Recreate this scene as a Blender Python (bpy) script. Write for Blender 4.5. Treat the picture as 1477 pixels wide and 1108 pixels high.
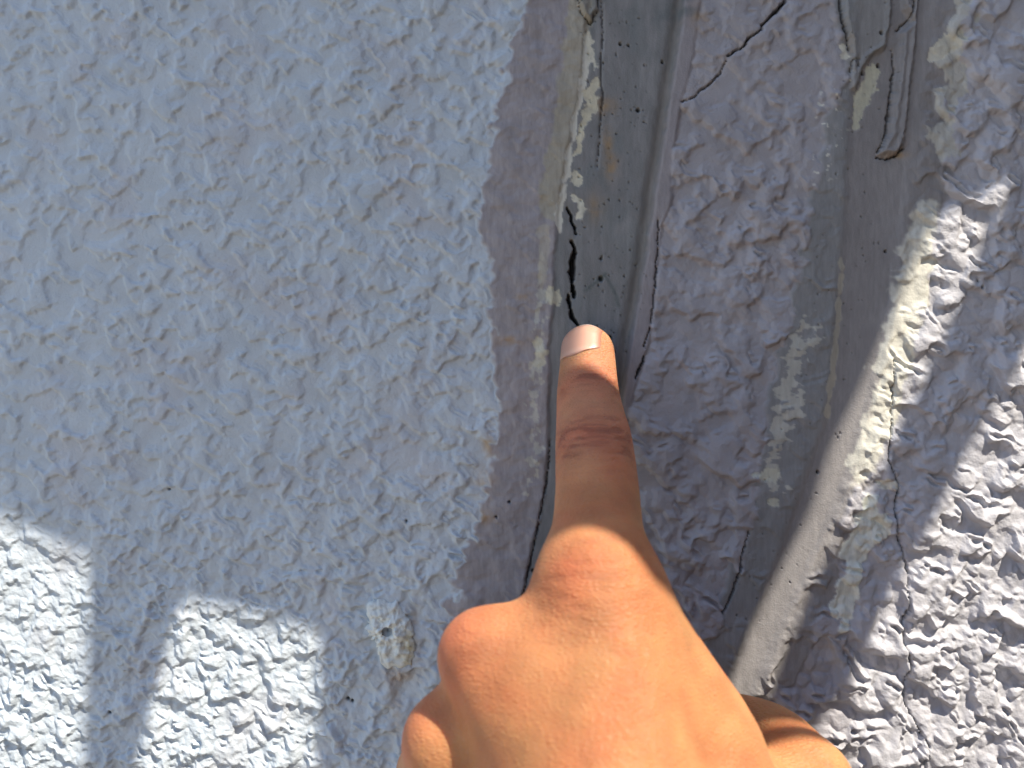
import bpy, bmesh, math
import numpy as np
from mathutils import Vector

# ------------------------------------------------------------------ clear
for o in list(bpy.data.objects):
    bpy.data.objects.remove(o)
scene = bpy.context.scene
COL = scene.collection

# ------------------------------------------------------------------ camera, sky, sun, exposure
# the wall is the plane y = 0, x to the right, z up; the phone camera is 0.23 m in front of it
CAM_D = 230.0                      # mm
K = 295.0 / 1477.0                 # mm on the wall per photo pixel
cam = bpy.data.cameras.new('camera')
cam.sensor_width = 36.0
cam.lens = 36.0 * CAM_D / 295.0
cam.clip_start = 0.01
cam.clip_end = 2000
cam.dof.use_dof = True
cam.dof.focus_distance = 0.222
cam.dof.aperture_fstop = 13.0
camo = bpy.data.objects.new('camera', cam)
camo.location = (0, -CAM_D / 1000, 0)
camo.rotation_euler = (math.radians(90), 0, 0)
COL.objects.link(camo)
scene.camera = camo

S = Vector((0.42, -0.41, 0.81)).normalized()      # towards the sun
world = bpy.data.worlds.new('World')
scene.world = world
world.use_nodes = True
wn = world.node_tree.nodes
wl = world.node_tree.links
bg = wn['Background']
sky = wn.new('ShaderNodeTexSky')
sky.sky_type = 'NISHITA'
sky.sun_disc = False
sky.sun_elevation = math.asin(S.z)
sky.sun_rotation = math.atan2(S.x, S.y)
sky.air_density = 1.0
sky.dust_density = 0.6
sky.ozone_density = 1.5
wl.new(sky.outputs[0], bg.inputs[0])
bg.inputs[1].default_value = 0.12

sun = bpy.data.lights.new('sun', 'SUN')
sun.energy = 4.0
sun.angle = math.radians(0.3)
sun.color = (1.0, 0.91, 0.77)
suno = bpy.data.objects.new('sun', sun)
suno.rotation_euler = S.to_track_quat('Z', 'Y').to_euler()
suno.location = S * 5
COL.objects.link(suno)

scene.view_settings.view_transform = 'Standard'
scene.view_settings.look = 'None'
scene.view_settings.gamma = 1.0
scene.view_settings.use_curve_mapping = False
scene.view_settings.exposure = 1.0
scene.render.engine = 'CYCLES'

# ------------------------------------------------------------------ helpers
def smooth(a, b, x):
    t = np.clip((x - a) / (b - a), 0, 1)
    return t * t * (3 - 2 * t)

_rng = np.random.RandomState(7)
_perm = np.concatenate([_rng.permutation(512)] * 2).astype(np.int64)
_ang = _rng.rand(512) * 2 * np.pi
_rnd = _rng.rand(512).astype(np.float32)
_gx = np.cos(_ang).astype(np.float32)
_gy = np.sin(_ang).astype(np.float32)

def pn(x, y, seed=0):
    """gradient noise, about -0.7..0.7"""
    x = x + seed * 17.31
    y = y + seed * 9.73
    xi = np.floor(x).astype(np.int64)
    yi = np.floor(y).astype(np.int64)
    xf = (x - xi).astype(np.float32)
    yf = (y - yi).astype(np.float32)
    u = xf * xf * xf * (xf * (xf * 6 - 15) + 10)
    v = yf * yf * yf * (yf * (yf * 6 - 15) + 10)
    def g(ix, iy, fx, fy):
        h = _perm[(_perm[ix & 511] + iy) & 511]
        return _gx[h] * fx + _gy[h] * fy
    a = g(xi, yi, xf, yf)
    b = g(xi + 1, yi, xf - 1, yf)
    c = g(xi, yi + 1, xf, yf - 1)
    d = g(xi + 1, yi + 1, xf - 1, yf - 1)
    return (a + u * (b - a)) + v * ((c + u * (d - c)) - (a + u * (b - a)))

def lumps(x, y, seed=0, rmin=0.45, rmax=0.95):
    """rounded blobs of random size and height, 0..1"""
    xi = np.floor(x).astype(np.int64); yi = np.floor(y).astype(np.int64)
    out = np.zeros(x.shape, np.float32)
    for dx in (-1, 0, 1):
        for dy in (-1, 0, 1):
            cx = xi + dx; cy = yi + dy
            h = _perm[(_perm[(cx + seed * 37) & 511] + cy + seed * 91) & 511]
            jx = _rnd[h]; jy = _rnd[(h + 101) & 511]; r = rmin + (rmax - rmin) * _rnd[(h + 211) & 511]; a = 0.15 + 0.85 * _rnd[(h + 307) & 511]
            d2 = ((x - cx - jx) ** 2 + (y - cy - jy) ** 2) / (r * r)
            out = np.maximum(out, a * np.clip(1 - d2 * d2, 0, 1))
    return out

def fbm(x, y, n, seed=0):
    r = 0.0
    amp = 1.0
    for i in range(n):
        r = r + amp * pn(x * 2 ** i, y * 2 ** i, seed + i * 3)
        amp *= 0.5
    return r

def link(o, parent=None):
    COL.objects.link(o)
    if parent is not None:
        o.parent = parent
    return o

def empty(name, loc=(0, 0, 0)):
    o = bpy.data.objects.new(name, None)
    o.empty_display_size = 0.02
    o.location = loc
    COL.objects.link(o)
    return o

def tag(o, label, cat, group=None):
    o['label'] = label
    o['category'] = cat
    if group:
        o['group'] = group
    return o

# ------------------------------------------------------------------ materials
def new_mat(name):
    m = bpy.data.materials.new(name)
    m.use_nodes = True
    nt = m.node_tree
    return m, nt.nodes, nt.links, nt.nodes['Principled BSDF']

def paint_material(name, rough, grain, grain_scale):
    m, n, l, b = new_mat(name)
    at = n.new('ShaderNodeAttribute'); at.attribute_name = 'paint'
    tc = n.new('ShaderNodeTexCoord')
    no = n.new('ShaderNodeTexNoise'); no.inputs['Scale'].default_value = grain_scale
    no.inputs['Detail'].default_value = 6
    no2 = n.new('ShaderNodeTexNoise'); no2.inputs['Scale'].default_value = 60
    no2.inputs['Detail'].default_value = 5
    l.new(tc.outputs['Object'], no.inputs['Vector'])
    l.new(tc.outputs['Object'], no2.inputs['Vector'])
    mr = n.new('ShaderNodeMapRange')
    mr.inputs['From Min'].default_value = 0.3; mr.inputs['From Max'].default_value = 0.7
    mr.inputs['To Min'].default_value = 0.93; mr.inputs['To Max'].default_value = 1.06
    l.new(no2.outputs['Fac'], mr.inputs['Value'])
    mx = n.new('ShaderNodeVectorMath'); mx.operation = 'SCALE'
    l.new(at.outputs['Color'], mx.inputs[0]); l.new(mr.outputs[0], mx.inputs['Scale'])
    l.new(mx.outputs[0], b.inputs['Base Color'])
    bp = n.new('ShaderNodeBump'); bp.inputs['Distance'].default_value = 0.0004
    bp.inputs['Strength'].default_value = grain
    l.new(no.outputs['Fac'], bp.inputs['Height'])
    l.new(bp.outputs['Normal'], b.inputs['Normal'])
    if name == 'sealant':
        mp = n.new('ShaderNodeMapping'); mp.inputs['Scale'].default_value = (1000, 1000, 230)
        mp.inputs['Rotation'].default_value = (0, math.radians(-8), 0)
        n3_ = n.new('ShaderNodeTexNoise'); n3_.inputs['Scale'].default_value = 1.0; n3_.inputs['Detail'].default_value = 5
        l.new(tc.outputs['Object'], mp.inputs['Vector']); l.new(mp.outputs[0], n3_.inputs['Vector'])
        m3 = n.new('ShaderNodeMapRange'); m3.inputs['From Min'].default_value = 0.3; m3.inputs['From Max'].default_value = 0.7
        m3.inputs['To Min'].default_value = 0.90; m3.inputs['To Max'].default_value = 1.09
        l.new(n3_.outputs['Fac'], m3.inputs['Value'])
        mx3 = n.new('ShaderNodeVectorMath'); mx3.operation = 'SCALE'
        l.new(mx.outputs[0], mx3.inputs[0]); l.new(m3.outputs[0], mx3.inputs['Scale'])
        l.new(mx3.outputs[0], b.inputs['Base Color'])
    b.inputs['Roughness'].default_value = rough
    return m

M_STUCCO = paint_material('stucco_paint', 0.62, 0.5, 1700)
M_SEAL = paint_material('sealant', 0.7, 0.35, 2200)

def outer_material():
    m, n, l, b = new_mat('stucco_far')
    tc = n.new('ShaderNodeTexCoord')
    no = n.new('ShaderNodeTexNoise'); no.inputs['Scale'].default_value = 150
    no.inputs['Detail'].default_value = 4
    l.new(tc.outputs['Object'], no.inputs['Vector'])
    bp = n.new('ShaderNodeBump'); bp.inputs['Distance'].default_value = 0.004
    l.new(no.outputs['Fac'], bp.inputs['Height'])
    l.new(bp.outputs['Normal'], b.inputs['Normal'])
    b.inputs['Base Color'].default_value = (0.53, 0.575, 0.65, 1)
    b.inputs['Roughness'].default_value = 0.7
    return m

def simple_material(name, col, rough, scale=30, var=0.15, metallic=0.0):
    m, n, l, b = new_mat(name)
    tc = n.new('ShaderNodeTexCoord')
    no = n.new('ShaderNodeTexNoise'); no.inputs['Scale'].default_value = scale
    no.inputs['Detail'].default_value = 6
    l.new(tc.outputs['Object'], no.inputs['Vector'])
    cr = n.new('ShaderNodeValToRGB')
    cr.color_ramp.elements[0].position = 0.3
    cr.color_ramp.elements[1].position = 0.7
    cr.color_ramp.elements[0].color = tuple(c * (1 - var) for c in col) + (1,)
    cr.color_ramp.elements[1].color = tuple(c * (1 + var) for c in col) + (1,)
    l.new(no.outputs['Fac'], cr.inputs['Fac'])
    l.new(cr.outputs[0], b.inputs['Base Color'])
    bp = n.new('ShaderNodeBump'); bp.inputs['Distance'].default_value = 0.001
    bp.inputs['Strength'].default_value = 0.4
    l.new(no.outputs['Fac'], bp.inputs['Height'])
    l.new(bp.outputs['Normal'], b.inputs['Normal'])
    b.inputs['Roughness'].default_value = rough
    b.inputs['Metallic'].default_value = metallic
    return m

# ================================================================== the setting: ground
gm = simple_material('dry_ground', (0.30, 0.26, 0.21), 0.9, 6, 0.2)
me = bpy.data.meshes.new('ground')
me.from_pydata([(-400, -400, 0), (400, -400, 0), (400, 0.3, 0), (-400, 0.3, 0)], [], [(0, 1, 2, 3)])
g = bpy.data.objects.new('ground', me); g.location = (0, 0, -1.25)
me.materials.append(gm); g['kind'] = 'structure'
link(g)

# ================================================================== the wall
# A height field in photo pixels (px, py) -> millimetres on the wall
STEP = 1.7
gx = np.arange(-130, 1608, STEP)
gy = np.arange(-105, 1214, STEP)
NX, NY = len(gx), len(gy)
PX, PY = np.meshgrid(gx, gy)                 # rows = py
PX = PX.astype(np.float64); PY = PY.astype(np.float64)

def along(y, pts):
    p = np.array(sorted([(b, a) for a, b in pts]), float)
    return np.interp(y, p[:, 0], p[:, 1])

def poly_dist(pts, closed=False, pad=40):
    """distance of every grid point to a polyline (only near it) and whether it lies inside"""
    p = np.array(pts, float)
    x0, y0 = p.min(0) - pad; x1, y1 = p.max(0) + pad
    ix = np.where((gx >= x0) & (gx <= x1))[0]; iy = np.where((gy >= y0) & (gy <= y1))[0]
    D = np.full(PX.shape, 1e3)
    I = np.zeros(PX.shape, bool)
    if len(ix) == 0 or len(iy) == 0:
        return D, I
    sl = (slice(iy[0], iy[-1] + 1), slice(ix[0], ix[-1] + 1))
    # slightly wavering outline
    X = PX[sl] + 2.2 * pn(PX[sl] / 13, PY[sl] / 13, 31) + 1.6 * pn(PX[sl] / 5, PY[sl] / 5, 33)
    Y = PY[sl] + 2.2 * pn(PX[sl] / 13, PY[sl] / 13, 32) + 1.6 * pn(PX[sl] / 5, PY[sl] / 5, 34)
    d = np.full(X.shape, 1e3)
    ins = np.zeros(X.shape, bool)
    n = len(p)
    for i in range(n if closed else n - 1):
        a = p[i]; b = p[(i + 1) % n]
        ab = b - a; L = ab.dot(ab) + 1e-9
        t = np.clip(((X - a[0]) * ab[0] + (Y - a[1]) * ab[1]) / L, 0, 1)
        d = np.minimum(d, np.hypot(X - a[0] - t * ab[0], Y - a[1] - t * ab[1]))
        if closed:
            c = (a[1] > Y) != (b[1] > Y)
            with np.errstate(divide='ignore', invalid='ignore'):
                xx = (b[0] - a[0]) * (Y - a[1]) / (b[1] - a[1] + 1e-12) + a[0]
            ins ^= c & (X < xx)
    D[sl] = d
    I[sl] = ins
    return D, I

# ---- stucco: flattened, slightly hanging blobs, finer to the left
ca, sa = math.cos(math.radians(28)), math.sin(math.radians(28))
U = (PX * ca + PY * sa); V = (-PX * sa + PY * ca)
WG = smooth(150, 1550, PX + 0.45 * (PY - 400))
def warped(base, seed, el):
    wu = base * (0.75 * pn(U / (base * 1.1), V / (base * 1.1), seed + 50) + 0.3 * pn(U / (base * .45), V / (base * .45), seed + 52))
    wv = base * (0.75 * pn(U / (base * 1.1), V / (base * 1.1), seed + 51) + 0.3 * pn(U / (base * .45), V / (base * .45), seed + 53))
    return (U + wu) / (base * el), (V + wv) / base
def two_sizes(f, base, seed, el):
    a = f(*warped(base * 0.85, seed, el), seed); b = f(*warped(base * 1.42, seed + 5, el), seed + 5)
    return a * (1 - WG) + b * WG
n1 = two_sizes(pn, 30, 1, 1.35)
n2 = two_sizes(pn, 14, 2, 1.3)
n3 = pn(U / 6.0, V / 5.0, 3)
l1 = two_sizes(lumps, 26, 11, 1.35)
l2 = two_sizes(lumps, 13, 17, 1.25)
big = fbm(PX / 150, PY / 150, 3, 9)
amp = 0.62 + 1.1 * WG + 0.40 * smooth(600, 1050, PY) + 0.3 * big
amp = np.clip(amp, 0.45, 2.3)
plate = smooth(-0.13, 0.15, n1 + 0.35 * n2)
sm_ = 0.45 + 0.55 * np.clip(WG + 1.0 * smooth(700, 1000, PY), 0, 1)
h_st = amp * (0.95 * l1 * (0.35 + 0.65 * plate) + 0.40 * sm_ * l2 + 0.55 * plate + 0.35 * n1 + 0.20 * sm_ * n2 + 0.06 * sm_ * n3) + 0.5 * big
l3 = lumps(*warped(13, 29, 1.2), 29)
low_left = smooth(620, 900, PY) * (1 - WG)
h_st += low_left * (0.75 * l3 + 0.25 * n2)
h_st -= 0.95 * amp + 0.3 * low_left
def sag(h, px_per_mm):
    r = np.arange(NY)[:, None] - (h - h.mean()) * px_per_mm / STEP
    c = np.arange(NX)[None, :] - (h - h.mean()) * px_per_mm * -0.3 / STEP
    r = np.clip(r, 0, NY - 1.001); c = np.clip(c, 0, NX - 1.001)
    r0 = r.astype(int); c0 = c.astype(int); fr_ = r - r0; fc_ = c - c0
    return (h[r0, c0] * (1 - fr_) + h[r0 + 1, c0] * fr_) * (1 - fc_) + (h[r0, c0 + 1] * (1 - fr_) + h[r0 + 1, c0 + 1] * fr_) * fc_
h_st = sag(h_st, 5.0)
for ax_i in (0, 1):
    h_st = 0.8 * h_st + 0.10 * (np.roll(h_st, 1, ax_i) + np.roll(h_st, -1, ax_i))
# worn, flatter zone at the top of the middle panel
flat_mid = smooth(330, 0, PY) * smooth(960, 1010, PX) * smooth(1240, 1190, PX)
h_st = h_st * (1 - 0.45 * flat_mid)

# ---- left joint
w1 = 9 * pn(PX / 40, PY / 26, 71) + 5 * pn(PX / 14, PY / 10, 72)
w2 = 4 * pn(PX / 40, PY / 30, 73) + 2 * pn(PX / 10, PY / 9, 74)
A0 = along(PY, [(772, -110), (757, 0), (742, 80), (718, 160), (713, 230), (700, 300), (706, 360), (712, 420), (716, 500), (726, 560), (722, 620), (712, 690), (694, 760), (664, 825), (655, 880), (630, 1000), (600, 1220)]) + 1.3 * w1
A1 = along(PY, [(862, -110), (848, 0), (840, 100), (822, 200), (806, 290), (800, 350), (800, 430), (793, 500), (792, 560), (792, 640), (788, 700), (775, 760), (765, 810), (752, 865), (700, 1000), (640, 1220)]) + w2
A2 = along(PY, [(1005, -110), (988, 0), (972, 110), (958, 200), (945, 280), (935, 350), (922, 430), (910, 500), (900, 570), (885, 650), (870, 760), (850, 900), (800, 1220)]) + 0.6 * w2
A3 = along(PY, [(1022, -110), (1010, 0), (1000, 80), (978, 170), (968, 240), (967, 300), (950, 330), (946, 420), (936, 490), (922, 540), (908, 590), (897, 680), (885, 780), (870, 900), (830, 1220)]) + 0.7 * w2
# ---- right joint
B0 = along(PY, [(1205, -110), (1208, 0), (1213, 50), (1222, 95), (1207, 150), (1203, 210), (1182, 270), (1166, 320), (1156, 420), (1132, 520), (1116, 600), (1100, 690), (1078, 780), (1046, 885), (1015, 960), (900, 1220)]) + 0.8 * w1
B1 = along(PY, [(1245, -110), (1238, 0), (1226, 150), (1222, 250), (1215, 360), (1206, 450), (1202, 520), (1190, 600), (1160, 690), (1130, 780), (1100, 860), (1060, 960), (945, 1220)]) + 0.7 * w2
B2 = along(PY, [(1350, -110), (1345, 0), (1325, 150), (1312, 260), (1300, 350), (1290, 430), (1272, 520), (1250, 600), (1225, 680), (1195, 760), (1160, 840), (1105, 960), (1000, 1220)]) + 0.7 * w2
B3 = along(PY, [(1402, -110), (1392, 0), (1372, 70), (1358, 150), (1362, 260), (1345, 330), (1328, 400), (1310, 480), (1296, 560), (1272, 640), (1246, 700), (1215, 780), (1200, 850), (1165, 920), (1110, 1010), (1010, 1220)]) + 1.1 * w1

def inside(a, b, soft=5):
    return smooth(-soft, soft, PX - a) * smooth(-soft, soft, b - PX)

A0 = A0 + 13 * h_st; B0 = B0 + 11 * h_st; B3 = B3 - 12 * h_st; A3 = A3 - 3 * h_st
in1 = inside(A0, A3); in2 = inside(B0, B3)
ch1 = inside(A1, A2, 4); ch2 = inside(B1, B2, 9)
fine = 0.05 * fbm(PX / 14, PY / 60, 3, 21) + 0.03 * fbm(PX / 5, PY / 5, 2, 22)
streak = 0.10 * pn(PX / 9, PY / 260, 23)
# left joint profile (mm)
p1 = 0.5 + 0.5 * fbm(PX / 38, PY / 30, 3, 24) + 0.22 * h_st + fine
slope = smooth(0, 1, (PX - A0) / np.maximum(A1 - A0, 1))
p1 = p1 - 0.8 * slope
tch = (PX - A1) / np.maximum(A2 - A1, 1)
chan = -1.55 + fine + streak + 0.25 * np.cos(tch * 5.5) - 1.15 * np.exp(-((PX - A2 + 7) / 9.0) ** 2)
p1 = p1 * (1 - ch1) + chan * ch1
lip = smooth(-3, 4, PX - A2) * smooth(-3, 3, A3 - PX)
p1 = p1 * (1 - lip) + (0.15 + 0.05 * h_st + fine) * lip
# right joint profile
rough_edge = 0.55 * h_st + 0.25 * n2 + 0.1
p2 = rough_edge * (1 - ch2) * (0.45 + 0.55 * smooth(-5, 25, PX - B2)) - 0.1
tc2 = (PX - B1) / np.maximum(B2 - B1, 1)
p2 = p2 * (1 - ch2) + ch2 * (-0.9 + 1.1 * fine + streak * 0.6 - 0.5 * np.sin(np.clip(tc2, 0, 1) * np.pi))
H = h_st * (1 - in1) + p1 * in1
H = H * (1 - in2) + p2 * in2

# ---- paint (base colours)
def rgb(*c):
    return np.array(c, float)
C_ST = rgb(0.495, 0.555, 0.61); C_MID = rgb(0.475, 0.468, 0.50)
C_SM = rgb(0.345, 0.322, 0.335); C_CH = rgb(0.218, 0.22, 0.22)
C_CH2 = rgb(0.285, 0.272, 0.27); C_CR = rgb(0.50, 0.465, 0.37); C_LT = rgb(0.66, 0.65, 0.57)
C_OLD = rgb(0.50, 0.52, 0.46); C_RU = rgb(0.40, 0.25, 0.10); C_DK = rgb(0.015, 0.014, 0.014)
colr = np.ones(PX.shape + (3,)) * C_ST
def mixc(mask, c):
    global colr
    m = np.clip(mask, 0, 1)[..., None]
    colr = colr * (1 - m) + c * m
mixc(smooth(880, 960, PX) * 0.9, C_MID)  # right of the left joint: weaker skylight painted in as a darker tone
mixc(smooth(880, 960, PX) * smooth(1260, 1200, PX) * 0.8, rgb(0.345, 0.33, 0.35))  # middle strip darker still, for its dirt and its painted-in weaker skylight
mixc(0.35 * smooth(0.05, 0.5, fbm(PX / 120, PY / 120, 3, 41)), C_MID)
mixc(in1, C_SM)
mixc(0.35 * in1 * smooth(-0.1, 0.5, fbm(PX / 30, PY / 55, 4, 141)), C_SM * 0.72)
mixc(ch1, C_CH)
mixc(0.5 * ch1 * smooth(-0.2, 0.5, fbm(PX / 22, PY / 70, 4, 142)), rgb(0.29, 0.285, 0.285))
mixc(0.5 * ch1 * smooth(500, 250, PY) * smooth(0.0, 0.4, fbm(PX / 60, PY / 90, 3, 42)), rgb(0.19, 0.215, 0.22))
mixc(lip * 0.8, C_SM * 0.9)
mixc(in2, C_CH2)
mixc(in2 * smooth(B1 + 8, B1 - 8, PX) * 0.7, rgb(0.26, 0.27, 0.275))
# shade in the groove of the left joint, painted into the colour
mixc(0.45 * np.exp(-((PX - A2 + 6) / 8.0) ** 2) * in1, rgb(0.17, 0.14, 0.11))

# cream under-paint that shows along the edges of both joints
blot = fbm(PX / 16, PY / 22, 3, 43)
cream1 = np.exp(-((PX - A1 + 12) / 20.0) ** 2) * smooth(340, 290, PY)
mixc(0.85 * smooth(0.35, 0.6, cream1 + 0.35 * blot), C_CR * 0.78)
cream1b = np.exp(-((PX - A1 - 4) / 7.0) ** 2) * smooth(20, 60, PY) * smooth(350, 320, PY)
mixc(0.95 * smooth(0.45, 0.62, cream1b + 0.6 * blot - 0.1), C_LT)
cream2 = np.exp(-((PX - A1 + 20) / 16.0) ** 2) * smooth(330, 390, PY) * smooth(740, 690, PY)
mixc(0.75 * smooth(0.85, 1.1, cream2 + 1.1 * fbm(PX / 13, PY / 17, 4, 143)), C_LT * 0.8)
mixc(0.5 * smooth(0.5, 0.7, np.exp(-((PX - A1 + 16) / 11.0) ** 2) * smooth(310, 330, PY) * smooth(440, 400, PY) + 0.4 * blot), C_CR)
cream3 = np.exp(-((PX - (B2 + B3) / 2 - 4) / 26.0) ** 2) * smooth(250, 330, PY) * smooth(730, 660, PY)
mixc(0.9 * smooth(0.35, 0.6, cream3 + 0.35 * blot), C_LT)
cream3b = np.exp(-((PX - B3 - 2) / 20.0) ** 2) * smooth(260, 210, PY)
mixc(0.8 * smooth(0.55, 0.75, cream3b + 0.6 * blot), C_LT * 0.85)
cream4 = np.exp(-((PX - B0 - 22) / 16.0) ** 2) * smooth(420, 490, PY) * smooth(730, 700, PY)
mixc(0.8 * smooth(0.62, 0.8, cream4 + 0.7 * fbm(PX / 20, PY / 9, 3, 44)), C_LT * 0.8)
cream5 = np.exp(-((PX - B1 - 3) / 7.0) ** 2) * smooth(330, 420, PY) * smooth(620, 590, PY)
mixc(0.7 * smooth(0.5, 0.75, cream5 + 0.7 * blot), C_CR)
specks = smooth(0.42, 0.5, fbm(PX / 11, PY / 9, 2, 45)) * np.exp(-((PX - B0 + 6) / 18.0) ** 2) * smooth(90, 120, PY) * smooth(300, 240, PY)
mixc(specks, C_LT * 1.05)

# rust and damp stains
for (x, y, rx, ry, a) in [(703, 640, 9, 16, .75), (696, 690, 14, 22, .5), (700, 745, 12, 10, .7), (735, 490, 26, 8, .5), (757, 428, 18, 6, .6), (1008, 26, 12, 18, .6), (872, 150, 16, 12, .7), (878, 200, 7, 18, .7), (882, 236, 9, 18, .75), (860, 298, 12, 20, .5), (575, 975, 22, 10, .6), (570, 1020, 10, 45, .45), (597, 905, 8, 38, .35), (1210, 935, 22, 6, .5), (1297, 222, 14, 5, .8), (1228, 60, 5, 25, .3)]:
    q = ((PX - x) / rx) ** 2 + ((PY - y) / ry) ** 2
    mixc(a * np.exp(-q) * np.clip(0.75 + 0.9 * fbm(PX / 12, PY / 12, 2, 46), 0, 1), C_RU)
# mould near the top of the left joint and the green scratch
for (x, y, rx, ry, a) in [(990, 12, 26, 20, .6), (950, 22, 22, 16, .4), (1285, 130, 16, 12, .35)]:
    q = ((PX - x) / rx) ** 2 + ((PY - y) / ry) ** 2
    mixc(a * np.exp(-q) * np.clip(0.6 + 1.2 * fbm(PX / 14, PY / 14, 3, 47), 0, 1), rgb(0.10, 0.13, 0.14))

# ---- peeled patches (each is its own piece): outline, colour, relief
PATCH = np.full(PX.shape, -1, int)
patch_defs = [
    ('band2', [(1262, 716), (1258, 735), (1270, 745), (1282, 752), (1284, 772), (1262, 782), (1250, 800), (1240, 830), (1236, 862), (1222, 905), (1214, 912), (1218, 888), (1200, 890), (1198, 880), (1212, 858), (1208, 846), (1222, 832), (1226, 808), (1214, 800), (1230, 770), (1240, 745), (1252, 712)], rgb(0.74, 0.76, 0.68)),
    ('right', [(1263, 692), (1272, 690), (1294, 697), (1293, 704), (1270, 702)], rgb(0.74, 0.72, 0.62)),
    ('right', [(1258, 728), (1270, 742), (1288, 735), (1276, 752), (1262, 748)], rgb(0.72, 0.72, 0.62)),
    ('band1', [(845, 40), (852, 40), (862, 95), (857, 100), (848, 75)], rgb(0.66, 0.64, 0.53)),
    ('band1', [(858, 110), (866, 118), (862, 135), (860, 160), (845, 175), (836, 220), (830, 225), (836, 190), (842, 160), (846, 130)], rgb(0.62, 0.58, 0.44)),
    ('band1', [(826, 248), (842, 252), (842, 265), (827, 267)], rgb(0.64, 0.61, 0.48)),
    ('band1', [(828, 280), (840, 288), (845, 300), (836, 316), (828, 318), (836, 305), (834, 293)], rgb(0.68, 0.66, 0.54)),
    ('band1', [(793, 415), (806, 418), (806, 438), (790, 438), (790, 424)], rgb(0.60, 0.57, 0.44)),
    ('band1', [(775, 480), (783, 500), (788, 525), (776, 533), (768, 530), (774, 505)], rgb(0.58, 0.56, 0.44)),
    ('middle', [(1216, 62), (1222, 66), (1222, 85), (1214, 82)], rgb(0.66, 0.64, 0.54)),
    ('band2', [(1236, 132), (1252, 105), (1262, 90), (1272, 100), (1262, 128), (1258, 150), (1246, 156), (1238, 185), (1231, 188), (1233, 150)], rgb(0.55, 0.54, 0.42)),
    ('band2', [(1362, 50), (1388, 48), (1390, 62), (1372, 75), (1360, 90), (1344, 84), (1346, 68)], rgb(0.62, 0.60, 0.50)),
    ('band2', [(1080, 684), (1098, 680), (1108, 676), (1128, 682), (1126, 694), (1100, 694)], rgb(0.60, 0.60, 0.49)),
    ('band2', [(1104, 722), (1124, 720), (1120, 730), (1106, 732)], rgb(0.55, 0.55, 0.45)),
]
for i, (own, pts, c) in enumerate(patch_defs):
    d, ins = poly_dist(pts, True)
    sd = np.where(ins, d, -d) + (6.0 if i == 0 else 9.0) * fbm(PX / 15, PY / 15, 4, 60 + i) + (3.0 if i == 0 else 1.0)
    m = smooth(-1.2, 1.2, sd)
    mixc(m * np.clip(0.92 + 0.3 * fbm(PX / 9, PY / 9, 2, 48), 0, 1), c)
    H = H + m * (0.22 if i == 0 else -0.12) + 0.12 * m * fbm(PX / 10, PY / 10, 2, 49)
    PATCH[(sd > 0)] = i

# ---- tongues of sealant that ran down and set (raised, with a folded edge)
drips = [
    [(1212, -60), (1302, -60), (1304, 10), (1318, 30), (1302, 45), (1298, 90), (1290, 150), (1284, 190), (1268, 222), (1296, 224), (1306, 200), (1312, 150), (1322, 60), (1330, -60)],
    [(1215, -60), (1290, -60), (1288, 30), (1278, 70), (1262, 78), (1246, 96), (1236, 130), (1228, 128), (1226, 60), (1216, 30)],
    [(835, -40), (866, -40), (864, 10), (852, 30), (842, 22), (834, 8)],
]
for i, pts in enumerate(drips):
    d, ins = poly_dist(pts, True, 60)
    sd = np.where(ins, d, -d)
    m = smooth(-2.5, 5, sd)
    edge = np.exp(-((sd - 5) / 4.0) ** 2)
    H = H + m * (1.5, 1.1, 1.1)[i] + 0.45 * edge
    mixc(0.6 * m, (C_CH2 * 0.95, rgb(0.29, 0.295, 0.29), rgb(0.26, 0.25, 0.22))[i])
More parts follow.
